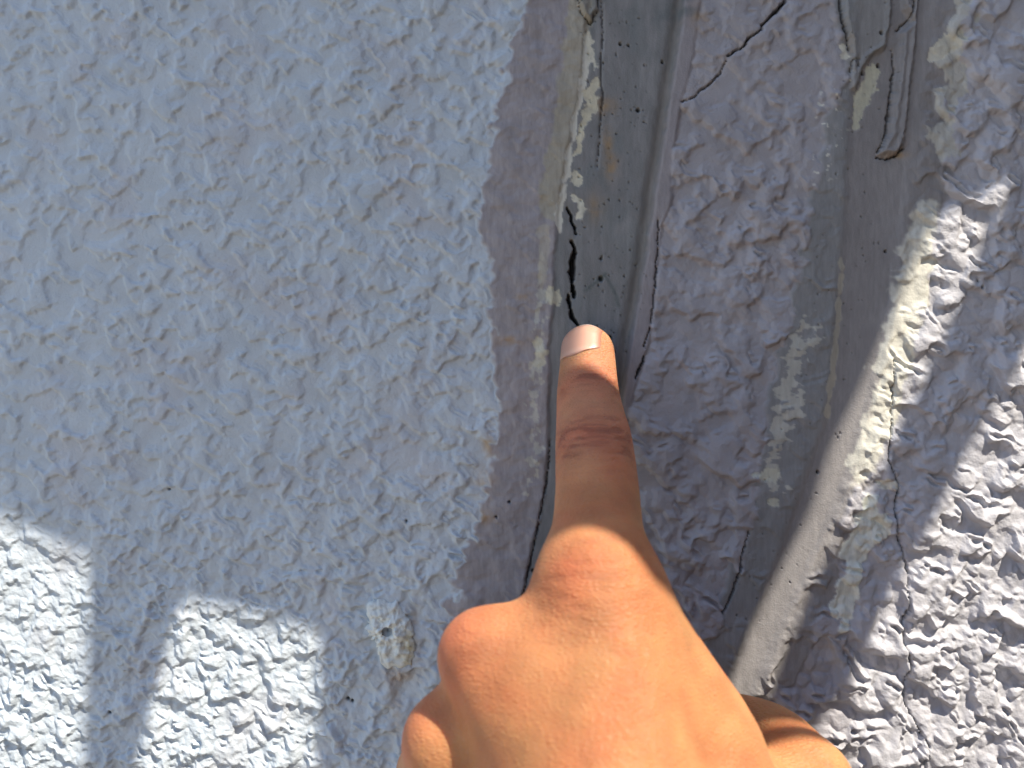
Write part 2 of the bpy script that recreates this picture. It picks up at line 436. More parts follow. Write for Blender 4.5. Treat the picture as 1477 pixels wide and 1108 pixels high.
# ---- cracks, then dark outlines of the drips: (owner, points, width in px, depth in mm)
crack_defs = [
    ('band1', [(819, 298), (823, 308), (826, 318), (830, 326), (832, 335)], 1.9, 3.0),
    ('band1', [(826, 347), (829, 356), (830, 363), (827, 372), (826, 392), (826, 406), (828, 414), (829, 427)], 2.9, 4.0),
    ('band1', [(821, 425), (822, 436), (824, 446), (825, 455), (830, 462), (836, 470)], 2.1, 3.5),
    ('middle', [(1136, -60), (1133, 0), (1124, 12), (1112, 24), (1100, 35), (1099, 42), (1080, 55), (1076, 65), (1059, 73), (1050, 81)], 1.3, 2.2),
    ('middle', [(1047, 86), (1041, 104), (1027, 118), (1012, 130), (1004, 137), (997, 142), (983, 147)], 0.75, 1.2),
    ('right', [(1290, 520), (1289, 560), (1286, 610), (1282, 666), (1290, 680), (1298, 701), (1294, 738), (1296, 770), (1305, 793), (1312, 829), (1311, 875), (1305, 898), (1306, 930), (1312, 958), (1307, 1013), (1318, 1036), (1328, 1054), (1339, 1077), (1335, 1112), (1340, 1180)], 0.85, 1.3),
    ('band1', [(793, 636), (792, 670), (788, 700), (776, 760), (766, 808), (754, 862), (745, 900)], 0.8, 1.0),
    ('band2', [(1081, 766), (1070, 800), (1067, 830), (1055, 862), (1043, 886)], 1.1, 1.4),
    ('band1', [(950, 318), (950, 345), (946, 400), (944, 425), (938, 470), (933, 492), (929, 500)], 0.9, 1.0),
    ('band1', [(929, 515), (924, 530), (918, 545)], 1.5, 1.4),
    ('band1', [(868, 0), (870, 40), (868, 70), (868, 110), (870, 140), (868, 170), (866, 200), (862, 240)], 0.7, 0.5),
    ('band2', [(1212, -40), (1212, 0), (1215, 30), (1222, 52), (1225, 72)], 1.0, 1.0),
    ('band2', [(1316, -40), (1318, 8), (1314, 26), (1302, 36), (1297, 42)], 1.0, 1.0),
    ('band2', [(1268, 226), (1282, 228), (1296, 224), (1306, 212)], 1.5, 1.2),
    ('band2', [(1226, 104), (1229, 88), (1240, 84), (1238, 96)], 0.9, 0.8),
    ('band1', [(834, -30), (835, 10), (842, 24), (852, 32), (862, 12), (866, -20)], 0.9, 0.8),
    ('band2', [(1290, 70), (1293, 95), (1288, 130), (1285, 160), (1280, 195), (1268, 220)], 1.2, 1.0),
]
CRACK = np.full(PX.shape, -1, int)
for i, (own, pts, w, dep) in enumerate(crack_defs):
    d, _ = poly_dist(pts, False, 20)
    p = np.array(pts, float)
    s = np.clip((PY - p[0, 1]) / (p[-1, 1] - p[0, 1] + 1e-6), 0, 1)
    wl_ = w * (0.55 + 0.75 * np.sin(np.pi * np.clip(s, 0.06, 0.94))) * np.clip(0.95 + 0.9 * pn(PX / 16, PY / 16, 80 + i), 0.35, 1.5)
    m = smooth(1.35, 0.55, d / np.maximum(wl_, 0.5))
    H = H - m * dep - 0.25 * np.exp(-(d / (3.5 * w)) ** 2)
    mixc(m * (1.0 if w > 1.25 else 0.72), C_DK)
    CRACK[(m > 0.4)] = i

# pinholes in the sealant, flecks of dirt
rs = np.random.RandomState(11)
pits = [(868, 401, 3.2), (868, 372, 1.8), (881, 487, 2.4), (896, 60, 1.8), (922, 156, 2.4), (957, 86, 2.0), (908, 62, 1.5), (769, 825, 2.2), (735, 724, 1.8), (716, 745, 1.6), (586, 752, 1.6), (501, 1010, 2.6), (507, 1013, 2.2), (1182, 682, 2.0), (1272, 47, 2.2), (1280, 362, 1.8), (1412, 405, 1.6), (1418, 414, 1.8), (243, 706, 1.5), (158, 1028, 2.0), (1246, 104, 2.4), (1270, 92, 2.2)]
for i in range(150):
    pits.append((rs.uniform(835, 935), rs.uniform(0, 520), rs.uniform(0.5, 1.2)))
for i in range(110):
    y = rs.uniform(0, 900)
    pits.append((np.interp(y, [0, 600, 900], [1290, 1190, 1090]) + rs.uniform(-60, 40), y, rs.uniform(0.5, 1.1)))
for (x, y, r) in pits:
    ix = int((x - gx[0]) / STEP); iy = int((y - gy[0]) / STEP)
    q = 6
    sl = (slice(max(iy - q, 0), iy + q), slice(max(ix - q, 0), ix + q))
    dd = np.hypot(PX[sl] - x, (PY[sl] - y) * 0.8)
    m = smooth(1.3, 0.5, dd / max(r, 1.0)) * min(1, r / 1.3)
    H[sl] = H[sl] - 0.7 * m * min(r, 2)
    colr[sl] = colr[sl] * (1 - (0.9 if r > 1.3 else 0.6) * m[..., None]) + (0.9 if r > 1.3 else 0.6) * m[..., None] * C_DK
# scratch with a green tinge
for pts in ([(846, 418), (856, 410), (866, 401), (874, 394)], [(874, 398), (884, 412), (889, 425), (893, 440)]):
    d, _ = poly_dist(pts, False, 14)
    mixc(0.6 * np.exp(-(d / 2.6) ** 2), rgb(0.07, 0.10, 0.095))
# mean level back to zero at the rim of the detailed field
rim = np.minimum(np.minimum(PX - gx[0], gx[-1] - PX), np.minimum(PY - gy[0], gy[-1] - PY))
H = H * smooth(0, 30, rim)
colr *= (1 + 0.035 * fbm(PX / 30, PY / 30, 3, 90))[..., None]
colr = np.clip(colr, 0.01, 0.85)

# ---- vertices, normals, pieces
XM = (PX - 738.5) * K; ZM = (554 - PY) * K
dHdx = np.gradient(H, axis=1) / (STEP * K); dHdz = -np.gradient(H, axis=0) / (STEP * K)
NRM = np.stack([-dHdx, -np.ones_like(H), -dHdz], -1)
NRM /= np.linalg.norm(NRM, axis=-1, keepdims=True)
VERT = np.stack([XM, -H, ZM], -1).reshape(-1, 3) / 1000.0
NRM = NRM.reshape(-1, 3); CF = colr.reshape(-1, 3)
idx = np.arange(NX * NY).reshape(NY, NX)
QUAD = np.stack([idx[:-1, :-1], idx[1:, :-1], idx[1:, 1:], idx[:-1, 1:]], -1).reshape(-1, 4)
def fc(a):
    return a[:-1, :-1].reshape(-1)
owner = np.zeros(PX.shape, int)
owner[PX >= A0] = 1; owner[PX >= A3] = 2; owner[PX >= B0] = 3; owner[PX >= B3] = 4
OWN = fc(owner); CR_F = fc(CRACK); PA_F = fc(PATCH)

def piece(name, mask, mat, parent):
    q = QUAD[mask]
    if len(q) == 0:
        return None
    used, inv = np.unique(q, return_inverse=True)
    m = bpy.data.meshes.new(name)
    m.vertices.add(len(used)); m.vertices.foreach_set('co', VERT[used].ravel())
    m.loops.add(len(q) * 4); m.loops.foreach_set('vertex_index', inv.ravel().astype(np.int32))
    m.polygons.add(len(q))
    m.polygons.foreach_set('loop_start', np.arange(0, len(q) * 4, 4, dtype=np.int32))
    m.polygons.foreach_set('use_smooth', np.ones(len(q), bool))
    m.update(calc_edges=True)
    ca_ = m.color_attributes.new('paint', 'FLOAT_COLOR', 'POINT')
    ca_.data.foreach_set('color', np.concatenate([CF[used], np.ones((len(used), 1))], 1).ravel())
    m.normals_split_custom_set_from_vertices(NRM[used])
    m.materials.append(mat)
    o = bpy.data.objects.new(name, m)
    return link(o, parent)

wall = empty('wall', (0, 0, 0))
tag(wall, 'pale grey rough stucco wall with two vertical grey sealant joints', 'wall')
owner_ids = {'left': 0, 'band1': 1, 'middle': 2, 'band2': 3, 'right': 4}
plain = (CR_F < 0) & (PA_F < 0)
parts = {}
for key, nm, mt, lb in [('left', 'stucco_panel', M_STUCCO, 'pale grey stucco left of the cracked joint'),
                        ('band1', 'sealant_joint', M_SEAL, 'grey sealant joint with the long black crack'),
                        ('middle', 'stucco_panel', M_STUCCO, 'stucco strip between the two joints'),
                        ('band2', 'sealant_joint', M_SEAL, 'grey joint with hardened drips and peeled cream paint'),
                        ('right', 'stucco_panel', M_STUCCO, 'coarse stucco beyond the peeling joint')]:
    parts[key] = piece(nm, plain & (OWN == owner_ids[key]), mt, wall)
    parts[key]['label'] = lb
for i, (own, pts, w, dep) in enumerate(crack_defs):
    piece('crack', CR_F == i, M_SEAL, parts[own])
for i, (own, pts, c) in enumerate(patch_defs):
    piece('peeled_patch', (PA_F == i) & (CR_F < 0), M_SEAL, parts[own])
# the rest of the wall around the detailed field
x0, x1 = XM[0, 0] / 1000, XM[0, -1] / 1000
z1, z0 = ZM[0, 0] / 1000, ZM[-1, 0] / 1000
bx = [-2.5, x0, x1, 2.5]; bz = [-1.25, z0, z1, 2.2]
vs, fs = [], []
for j in range(4):
    for i in range(4):
        vs.append((bx[i], 0, bz[j]))
for j in range(3):
    for i in range(3):
        if (i, j) != (1, 1):
            a = j * 4 + i
            fs.append((a, a + 1, a + 5, a + 4))
# thickness behind
for v in [(-2.5, 0.18, -1.25), (2.5, 0.18, -1.25), (2.5, 0.18, 2.2), (-2.5, 0.18, 2.2)]:
    vs.append(v)
fs += [(16, 19, 18, 17), (12, 15, 18, 19), (0, 16, 17, 3), (0, 12, 19, 16), (3, 17, 18, 15)]
me = bpy.data.meshes.new('wall_surround'); me.from_pydata(vs, [], fs)
me.materials.append(outer_material())
link(bpy.data.objects.new('wall_surround', me), wall)

# the two joints run on above and below the detailed field
far_seal = simple_material('sealant_far', (0.30, 0.29, 0.29), 0.75, 120, 0.12)
for (xa, xb, ya, xc, xd, yc) in [(774, 1024, -103, 900, 1130, -1200), (900, 1130, -1200, 900, 1130, -10400), (1207, 1403, -103, 1260, 1450, -1200), (1260, 1450, -1200, 1260, 1450, -10400),
                                 (604, 832, 1212, 500, 720, 2300), (500, 720, 2300, 500, 720, 6800), (904, 1012, 1212, 760, 870, 1900), (760, 870, 1900, 760, 870, 6800)]:
    q = [((x - 738.5) * K / 1000, -0.0006, max((554 - y) * K / 1000, -1.249)) for x, y in ((xa, ya), (xc, yc), (xd, yc), (xb, ya))]
    nseg = 24
    vs, fs = [], []
    for i in range(nseg + 1):
        t = i / nseg
        for a_, b_ in ((q[0], q[1]), (q[3], q[2])):
            vs.append(((a_[0] + (b_[0] - a_[0]) * t) + 0.0012 * math.sin(i * 7.1 + a_[0] * 90) * (0 < i < nseg), a_[1], a_[2] + (b_[2] - a_[2]) * t))
        if i:
            k0 = 2 * i - 2
            fs.append((k0, k0 + 1, k0 + 3, k0 + 2))
    m = bpy.data.meshes.new('sealant_joint'); m.from_pydata(vs, [], fs); m.materials.append(far_seal)
    link(bpy.data.objects.new('sealant_joint', m), wall)

# ================================================================== the old fixing hole
def fixing():
    cx, cy = 560.0, 908.0
    root = empty('wall_plug', ((cx - 738.5) * K / 1000, -0.0004, (554 - cy) * K / 1000))
    tag(root, 'old screw plug in a crusty whitish filler blob with rust run below', 'wall plug')
    NA, NR = 96, 26
    vs, fs = [], []
    th = np.linspace(0, 2 * np.pi, NA, endpoint=False)
    # outline, photo pixels from the plug centre (uneven, taller than wide)
    key = [(0, 36), (25, 34), (50, 34), (75, 42), (90, 40), (110, 46), (130, 50), (150, 34), (180, 30), (205, 26), (225, 24), (245, 34), (262, 55), (285, 58), (305, 60), (325, 48), (345, 38), (360, 36)]
    ka = np.array(key, float)
    R = np.interp(np.degrees(th), ka[:, 0], ka[:, 1])
    R = R + 6 * pn(np.cos(th) * 6 + 3, np.sin(th) * 6 + 3, 5) + 5 * pn(np.cos(th) * 14, np.sin(th) * 14, 6)
    r_in = 7.5
    for k in range(NR + 1):
        t = k / NR
        r = r_in + (R - r_in) * t
        x = r * np.cos(th); y = r * np.sin(th)
        h = 2.0 * (1 - t ** 3) + 1.5 * fbm(x / 11, y / 11, 3, 7) * (1 - t ** 6) + 0.55 * np.exp(-((r - 11) / 3.0) ** 2)
        h += -0.8 * np.exp(-((x - 6) / 9) ** 2 - ((y + 24) / 12) ** 2)
        if k == NR:
            h = h * 0 - 1.6
        for a in range(NA):
            vs.append((x[a] * K / 1000, -h[a] / 1000, y[a] * K / 1000))
    for k in range(NR):
        for a in range(NA):
            b = (a + 1) % NA
            fs.append((k * NA + a, k * NA + b, (k + 1) * NA + b, (k + 1) * NA + a))
    m = bpy.data.meshes.new('filler'); m.from_pydata(vs, [], fs)
    m.polygons.foreach_set('use_smooth', np.ones(len(fs), bool))
    vv = np.array(vs) * 1000 / K
    rr = np.hypot(vv[:, 0], vv[:, 2])
    c = np.ones((len(vs), 3)) * rgb(0.70, 0.74, 0.72)
    nz = fbm(vv[:, 0] / 10, vv[:, 2] / 10, 3, 8)
    st = np.clip(np.exp(-((vv[:, 0] - 30) / 10) ** 2) * smooth(10, -15, vv[:, 2]) * (0.45 + nz), 0, 1)[:, None]
    c = c * (1 - st) + rgb(0.42, 0.33, 0.12) * st
    dk = np.clip(smooth(0.25, 0.5, nz) * 0.5, 0, 1)[:, None]
    c = c * (1 - dk) + rgb(0.33, 0.34, 0.34) * dk
    at = m.color_attributes.new('paint', 'FLOAT_COLOR', 'POINT')
    at.data.foreach_set('color', np.concatenate([c, np.ones((len(c), 1))], 1).ravel())
    m.materials.append(M_SEAL)
    link(bpy.data.objects.new('filler', m), root)
    # the plug: a dished disc with a hole
    prof = [(0.0, -1.2), (1.5, -1.2), (2.0, 0.2), (4.5, 0.6), (6.5, 0.9), (7.6, 1.3), (8.6, 1.2), (9.0, -1.0)]
    vs, fs = [], []
    for (r, h) in prof:
        for a in range(32):
            t = 2 * math.pi * a / 32
            vs.append((r * K / 1000 * math.cos(t), -h / 1000, r * K / 1000 * math.sin(t)))
    for k in range(len(prof) - 1):
        for a in range(32):
            b = (a + 1) % 32
            fs.append((k * 32 + a, k * 32 + b, (k + 1) * 32 + b, (k + 1) * 32 + a))
    m = bpy.data.meshes.new('plug'); m.from_pydata(vs, [], fs)
    m.polygons.foreach_set('use_smooth', np.ones(len(fs), bool))
    m.materials.append(simple_material('plug_plastic', (0.40, 0.44, 0.47), 0.5, 300, 0.2))
    link(bpy.data.objects.new('plug', m), root)
fixing()

# ================================================================== the hand
def P(px, py, d):
    s = (CAM_D - d) / CAM_D
    return np.array([(px - 738.5) * K * s, d, (554 - py) * K * s])     # x, distance from wall, z (mm)

# a limb is a smooth run of round cones: (list of (a, ra, b, rb), blend)
def chain(pts, k):
    c = np.array([list(p) + [r] for p, r in pts], float)
    e = np.concatenate([[2 * c[0] - c[1]], c, [2 * c[-1] - c[-2]]])
    out = []
    for i in range(len(c) - 1):
        p0, p1, p2, p3 = e[i:i + 4]
        n = 4 if len(c) > 2 else 1
        for t in np.arange(n) / n:
            out.append(0.5 * (2 * p1 + (p2 - p0) * t + (2 * p0 - 5 * p1 + 4 * p2 - p3) * t * t + (3 * p1 - p0 - 3 * p2 + p3) * t ** 3))
    out.append(c[-1])
    segs = [(q[:3], q[3], w[:3], w[3]) for q, w in zip(out[:-1], out[1:])]
    return [(segs, k)]

I_TIP = P(848, 508, 6.2); I_DIP = P(848, 566, 14.5); I_PIP = P(857, 645, 31); I_MID = P(862, 735, 48); I_MCP = P(858, 850, 65)
M_MCP = P(702, 948, 67)
R_MCP = P(650, 1068, 65)
L_MCP = P(606, 1190, 54)
WR = P(905, 1420, 100)
prims = []
prims += chain([(I_TIP, 7.5), (I_DIP, 8.4), (P(852, 605, 23), 9.0), (I_PIP, 9.7), (I_MID, 9.9), (I_MCP, 11.0)], 4.0)
prims += chain([(I_MCP, 10.8), (P(876, 920, 70), 12.5), (P(882, 1000, 76), 13.5), (P(900, 1250, 92), 15), (WR, 19)], 9)
# first web and thumb muscle
prims += chain([(P(893, 880, 60), 10.5), (P(935, 1022, 62), 17.5), (P(965, 1140, 64), 22), (P(950, 1330, 82), 22)], 9)
# middle, ring, little: bent into the palm
prims += chain([(M_MCP, 9.4), (P(800, 1110, 76), 12), (P(860, 1300, 93), 14)], 12)
prims += chain([(P(722, 956, 66), 7.6), (P(830, 930, 62), 8.6)], 5)
prims += chain([(P(775, 968, 67), 9.5), (P(840, 950, 68), 10.5)], 6)
prims += chain([(P(785, 1010, 71), 12.5), (P(850, 1150, 80), 15)], 11)
prims += chain([(M_MCP, 9.4), (P(707, 965, 32), 8.8), (P(720, 1090, 26), 8.2), (P(735, 1140, 45), 7.5)], 3)
prims += chain([(R_MCP, 9.0), (P(740, 1180, 70), 11), (P(830, 1340, 90), 13)], 6)
prims += chain([(P(650, 1075, 58), 8.0), (P(710, 1000, 58), 8.0)], 5)
prims += chain([(R_MCP, 9.2), (P(634, 1105, 50), 9.0), (P(622, 1130, 34), 8.6), (P(650, 1230, 26), 7.8), (P(690, 1260, 42), 7.2)], 4)
prims += chain([(L_MCP, 8.3), (P(720, 1270, 62), 10), (P(810, 1390, 84), 12)], 5)
prims += chain([(L_MCP, 8.3), (P(620, 1200, 24), 7.4), (P(640, 1290, 20), 6.8), (P(660, 1320, 38), 6.4)], 3)
# palm body
prims += chain([(P(780, 1120, 58), 15), (P(850, 1330, 74), 18)], 10)
# thumb folded across behind the palm
prims += chain([(P(990, 1330, 72), 17), (P(1156, 1136, 50), 11.5)], 9)
prims += chain([(P(1156, 1136, 50), 11.3), (P(1106, 1072, 34), 9.8), (P(1010, 1040, 22), 8.4)], 2.5)
# forearm
prims += chain([(WR, 20), (P(930, 1640, 118), 24), (np.array([40., 165., -235.]), 31)], 8)

def cone_sdf(X, Y, Z, a, ra, b, rb):
    ab = b - a
    L2 = float(ab.dot(ab))
    px, py, pz = X - a[0], Y - a[1], Z - a[2]
    t = np.clip((px * ab[0] + py * ab[1] + pz * ab[2]) / L2, 0, 1)
    dx = px - t * ab[0]; dy = py - t * ab[1]; dz = pz - t * ab[2]
    return np.sqrt(dx * dx + dy * dy + dz * dz) - (ra + (rb - ra) * t)

def smin(a, b, k):
    h = np.clip(0.5 + 0.5 * (b - a) / k, 0, 1)
    return b * (1 - h) + a * h - k * h * (1 - h)

def extras(X, Y, Z, d):
    # extensor tendon ridge over the index knuckle and small hollows beside it, nail fold
    def gz(c, r, a):
        return a * np.exp(-((X - c[0]) ** 2 + (Y - c[1]) ** 2 + (Z - c[2]) ** 2) / (r * r))
    d = d - gz(P(852, 640, 40), 7, 0.5) - gz(P(850, 855, 77), 10, 0.25)
    d = d + gz(P(778, 900, 74), 7, 0.5)
    d = d - gz(P(672, 925, 75), 7, 0.8)
    d = d + gz(P(648, 1030, 70), 5, 1.0)
    return d

def hand_sdf(X, Y, Z):
    d = None
    for (segs, k) in prims:
        s = None
        for (a, ra, b, rb) in segs:
            q = cone_sdf(X, Y, Z, a, ra, b, rb)
            s = q if s is None else np.minimum(s, q)
        d = s if d is None else smin(d, s, k)
    return extras(X, Y, Z, d)

def surface_nets(h):
    allp = np.array([p for pr in prims for sg in pr[0] for p in (sg[0], sg[2])])
    lo = np.array([allp[:, 0].min() - 16, -4.0, allp[:, 2].min() - 36]); hi = np.array([allp[:, 0].max() + 36, allp[:, 1].max() + 36, 24.0])
    n = np.ceil((hi - lo) / h).astype(int) + 1
    ax = [lo[i] + h * np.arange(n[i], dtype=np.float32) for i in range(3)]
    F = np.full(n, 30.0, np.float32)
    for (segs, k) in prims:
        G = np.full(n, 30.0, np.float32)
        L_, U_ = n.copy(), np.zeros(3, int)
        for (a, ra, b, rb) in segs:
            r = max(ra, rb) + k + 5
            l = np.maximum(np.floor((np.minimum(a, b) - r - lo) / h).astype(int), 0)
            u = np.minimum(np.ceil((np.maximum(a, b) + r - lo) / h).astype(int) + 1, n)
            sl = tuple(slice(l[i], u[i]) for i in range(3))
            X, Y, Z = np.meshgrid(ax[0][sl[0]], ax[1][sl[1]], ax[2][sl[2]], indexing='ij', sparse=True)
            G[sl] = np.minimum(G[sl], cone_sdf(X, Y, Z, a.astype(np.float32), ra, b.astype(np.float32), rb))
            L_ = np.minimum(L_, l); U_ = np.maximum(U_, u)
        sl = tuple(slice(L_[i], U_[i]) for i in range(3))
        F[sl] = smin(F[sl], G[sl], k)
    X, Y, Z = np.meshgrid(ax[0], ax[1], ax[2], indexing='ij', sparse=True)
    near = np.abs(F) < 6
    ii = np.where(near)
    F[ii] = extras(ax[0][ii[0]], ax[1][ii[1]], ax[2][ii[2]], F[ii])
    neg = F < 0
    cs = n - 1
    corners = [(i, j, k_) for i in (0, 1) for j in (0, 1) for k_ in (0, 1)]
    cnt = np.zeros(cs, np.int8)
    for (i, j, k_) in corners:
        cnt += neg[i:i + cs[0], j:j + cs[1], k_:k_ + cs[2]]
    cell = np.where((cnt > 0) & (cnt < 8))
    vid = np.full(cs, -1, np.int64); vid[cell] = np.arange(len(cell[0]))
    acc = np.zeros((len(cell[0]), 3)); num = np.zeros(len(cell[0]))
    for a_ in corners:
        for axis in range(3):
            if a_[axis] == 1:
                continue
            b_ = list(a_); b_[axis] = 1
            fa = F[cell[0] + a_[0], cell[1] + a_[1], cell[2] + a_[2]]; fb = F[cell[0] + b_[0], cell[1] + b_[1], cell[2] + b_[2]]
            c = (fa < 0) != (fb < 0)
            t = np.where(c, fa / np.where(c, fa - fb, 1), 0)
            p = np.tile(np.array(a_, float), (len(t), 1)); p[:, axis] += t
            acc[c] += p[c]; num[c] += 1
    V_ = lo + h * (np.stack(cell, 1) + acc / num[:, None])
    Q = []
    for axis in range(3):
        o1, o2 = (axis + 1) % 3, (axis + 2) % 3
        s0 = [slice(1, n[i] - 1) for i in range(3)]; s0[axis] = slice(0, n[axis] - 1)
        s1 = list(s0); s1[axis] = slice(1, n[axis])
        A_ = neg[tuple(s0)]; B_ = neg[tuple(s1)]
        e = np.where(A_ != B_)
        c = [e[i] + (0 if i == axis else 1) for i in range(3)]
        def v(d1, d2):
            q = [c[0].copy(), c[1].copy(), c[2].copy()]
            q[o1] = q[o1] - d1; q[o2] = q[o2] - d2
            return vid[q[0], q[1], q[2]]
        quad = np.stack([v(1, 1), v(0, 1), v(0, 0), v(1, 0)], 1)
        fl = ~A_[e]
        quad[fl] = quad[fl][:, ::-1]
        Q.append(quad)
    Q = np.concatenate(Q)
    Q = Q[(Q >= 0).all(1)]
    return V_, Q

HV, HQ = surface_nets(1.15)
# a little relaxing
for it in range(3):
    acc = np.zeros_like(HV); num = np.zeros(len(HV))
    for i in range(4):
        a = HQ[:, i]; b = HQ[:, (i + 1) % 4]
        np.add.at(acc, a, HV[b]); np.add.at(num, a, 1)
        np.add.at(acc, b, HV[a]); np.add.at(num, b, 1)
    HV = HV * 0.5 + 0.5 * acc / np.maximum(num, 1)[:, None]

def skin_material():
    m, n, l, b = new_mat('skin')
    at = n.new('ShaderNodeAttribute'); at.attribute_name = 'tone'
    wr = n.new('ShaderNodeAttribute'); wr.attribute_name = 'wrinkle'
    tc = n.new('ShaderNodeTexCoord')
    # mottling
    no = n.new('ShaderNodeTexNoise'); no.inputs['Scale'].default_value = 130; no.inputs['Detail'].default_value = 5
    l.new(tc.outputs['Object'], no.inputs['Vector'])
    mr = n.new('ShaderNodeMapRange'); mr.inputs['From Min'].default_value = 0.3; mr.inputs['From Max'].default_value = 0.7
    mr.inputs['To Min'].default_value = 0.85; mr.inputs['To Max'].default_value = 1.13
    l.new(no.outputs['Fac'], mr.inputs['Value'])
    mx = n.new('ShaderNodeVectorMath'); mx.operation = 'SCALE'
    l.new(at.outputs['Color'], mx.inputs[0]); l.new(mr.outputs[0], mx.inputs['Scale'])
    # yellower and redder blotches
    nb = n.new('ShaderNodeTexNoise'); nb.inputs['Scale'].default_value = 75; nb.inputs['Detail'].default_value = 5
    l.new(tc.outputs['Object'], nb.inputs['Vector'])
    rb = n.new('ShaderNodeValToRGB')
    rb.color_ramp.elements[0].position = 0.32; rb.color_ramp.elements[0].color = (1.0, 0.84, 0.78, 1)
    rb.color_ramp.elements[1].position = 0.68; rb.color_ramp.elements[1].color = (1.0, 1.10, 1.02, 1)
    l.new(nb.outputs['Fac'], rb.inputs['Fac'])
    mm_ = n.new('ShaderNodeVectorMath'); mm_.operation = 'MULTIPLY'
    l.new(mx.outputs[0], mm_.inputs[0]); l.new(rb.outputs[0], mm_.inputs[1])
    # the creases hold a redder line, with crease shade darkened into it
    cl = n.new('ShaderNodeMapRange'); cl.inputs['From Min'].default_value = 0.50; cl.inputs['From Max'].default_value = 0.36
    cl.inputs['To Min'].default_value = 0.0; cl.inputs['To Max'].default_value = 1.0
    CREASE = cl
    cm = n.new('ShaderNodeMath'); cm.operation = 'MULTIPLY'; cm.use_clamp = True
    l.new(cl.outputs[0], cm.inputs[0]); l.new(wr.outputs['Fac'], cm.inputs[1])
    cm2 = n.new('ShaderNodeMath'); cm2.operation = 'MULTIPLY'; cm2.inputs[1].default_value = 0.55
    l.new(cm.outputs[0], cm2.inputs[0])
    mxc = n.new('ShaderNodeMix'); mxc.data_type = 'RGBA'
    l.new(cm2.outputs[0], mxc.inputs['Factor']); l.new(mm_.outputs[0], mxc.inputs['A'])
    mxc.inputs['B'].default_value = (0.22, 0.06, 0.035, 1)
    l.new(mxc.outputs['Result'], b.inputs['Base Color'])
    # skin cells + transverse creases over the joints
    vo = n.new('ShaderNodeTexVoronoi'); vo.inputs['Scale'].default_value = 1000; vo.feature = 'DISTANCE_TO_EDGE'
    mp = n.new('ShaderNodeMapping'); mp.inputs['Scale'].default_value = (0.7, 1.0, 1.6)
    l.new(tc.outputs['Object'], mp.inputs['Vector']); l.new(mp.outputs[0], vo.inputs['Vector'])
    ns = n.new('ShaderNodeTexNoise'); ns.inputs['Scale'].default_value = 1.0; ns.inputs['Detail'].default_value = 4
    mp2 = n.new('ShaderNodeMapping'); mp2.inputs['Scale'].default_value = (48, 200, 520)
    l.new(tc.outputs['Object'], mp2.inputs['Vector']); l.new(mp2.outputs[0], ns.inputs['Vector'])
    l.new(ns.outputs['Fac'], CREASE.inputs['Value'])
    mu = n.new('ShaderNodeMath'); mu.operation = 'MULTIPLY'
    l.new(ns.outputs['Fac'], mu.inputs[0]); l.new(wr.outputs['Fac'], mu.inputs[1])
    b1 = n.new('ShaderNodeBump'); b1.inputs['Distance'].default_value = 0.0016; b1.inputs['Strength'].default_value = 0.9
    l.new(mu.outputs[0], b1.inputs['Height'])
    b2 = n.new('ShaderNodeBump'); b2.inputs['Distance'].default_value = 0.0006; b2.inputs['Strength'].default_value = 0.7
    l.new(vo.outputs['Distance'], b2.inputs['Height']); l.new(b1.outputs['Normal'], b2.inputs['Normal'])
    l.new(b2.outputs['Normal'], b.inputs['Normal'])
    b.inputs['Roughness'].default_value = 0.58
    b.inputs['Specular IOR Level'].default_value = 0.35
    b.inputs['Subsurface Weight'].default_value = 0.8
    b.inputs['Subsurface Radius'].default_value = (1.0, 0.35, 0.18)
    b.inputs['Subsurface Scale'].default_value = 0.0034
    return m

def gauss(V_, c, r):
    return np.exp(-(((V_ - c) / np.array(r)) ** 2).sum(1))

m = bpy.data.meshes.new('hand')
co = np.stack([HV[:, 0], -HV[:, 1], HV[:, 2]], 1) / 1000
m.vertices.add(len(co)); m.vertices.foreach_set('co', co.ravel())
m.loops.add(HQ.size); m.loops.foreach_set('vertex_index', HQ.ravel().astype(np.int32))
m.polygons.add(len(HQ)); m.polygons.foreach_set('loop_start', np.arange(0, HQ.size, 4, dtype=np.int32))
m.polygons.foreach_set('use_smooth', np.ones(len(HQ), bool))
m.update(calc_edges=True)
bmx = bmesh.new(); bmx.from_mesh(m); bmesh.ops.recalc_face_normals(bmx, faces=bmx.faces[:]); bmx.to_mesh(m); bmx.free()
tone = np.ones((len(HV), 3)) * rgb(0.49, 0.212, 0.094)
def tint(wt, c):
    global tone
    w = np.clip(wt, 0, 1)[:, None]
    tone = tone * (1 - w) + c * w
RED = rgb(0.45, 0.122, 0.075)
tint(0.8 * gauss(HV, P(853, 610, 28), (40, 26, 24)), rgb(0.58, 0.25, 0.15))
tint(0.75 * gauss(HV, P(855, 640, 40), (9, 9, 6)), RED * 1.05)
tint(0.5 * gauss(HV, P(848, 545, 20), (9, 8, 5)), RED)
tint(0.35 * gauss(HV, P(806, 840, 72), (9, 14, 12)), RED * 1.05)
tint(0.55 * gauss(HV, P(655, 920, 70), (10, 12, 11)), RED * 1.05)
tint(0.5 * gauss(HV, P(600, 1040, 64), (7, 8, 8)), RED)
tint(0.55 * gauss(HV, I_TIP, (12, 10, 12)), rgb(0.50, 0.25, 0.16))
wr = 1.7 * gauss(HV, P(857, 640, 40), (10, 9, 7.0)) + 1.5 * gauss(HV, P(848, 552, 21), (9, 6, 3.5)) + 0.5 * gauss(HV, P(828, 838, 75), (14, 11, 10)) + 0.2 * gauss(HV, P(690, 925, 74), (9, 9, 8)) + 0.09
at = m.color_attributes.new('tone', 'FLOAT_COLOR', 'POINT')
at.data.foreach_set('color', np.concatenate([tone, np.ones((len(HV), 1))], 1).ravel())
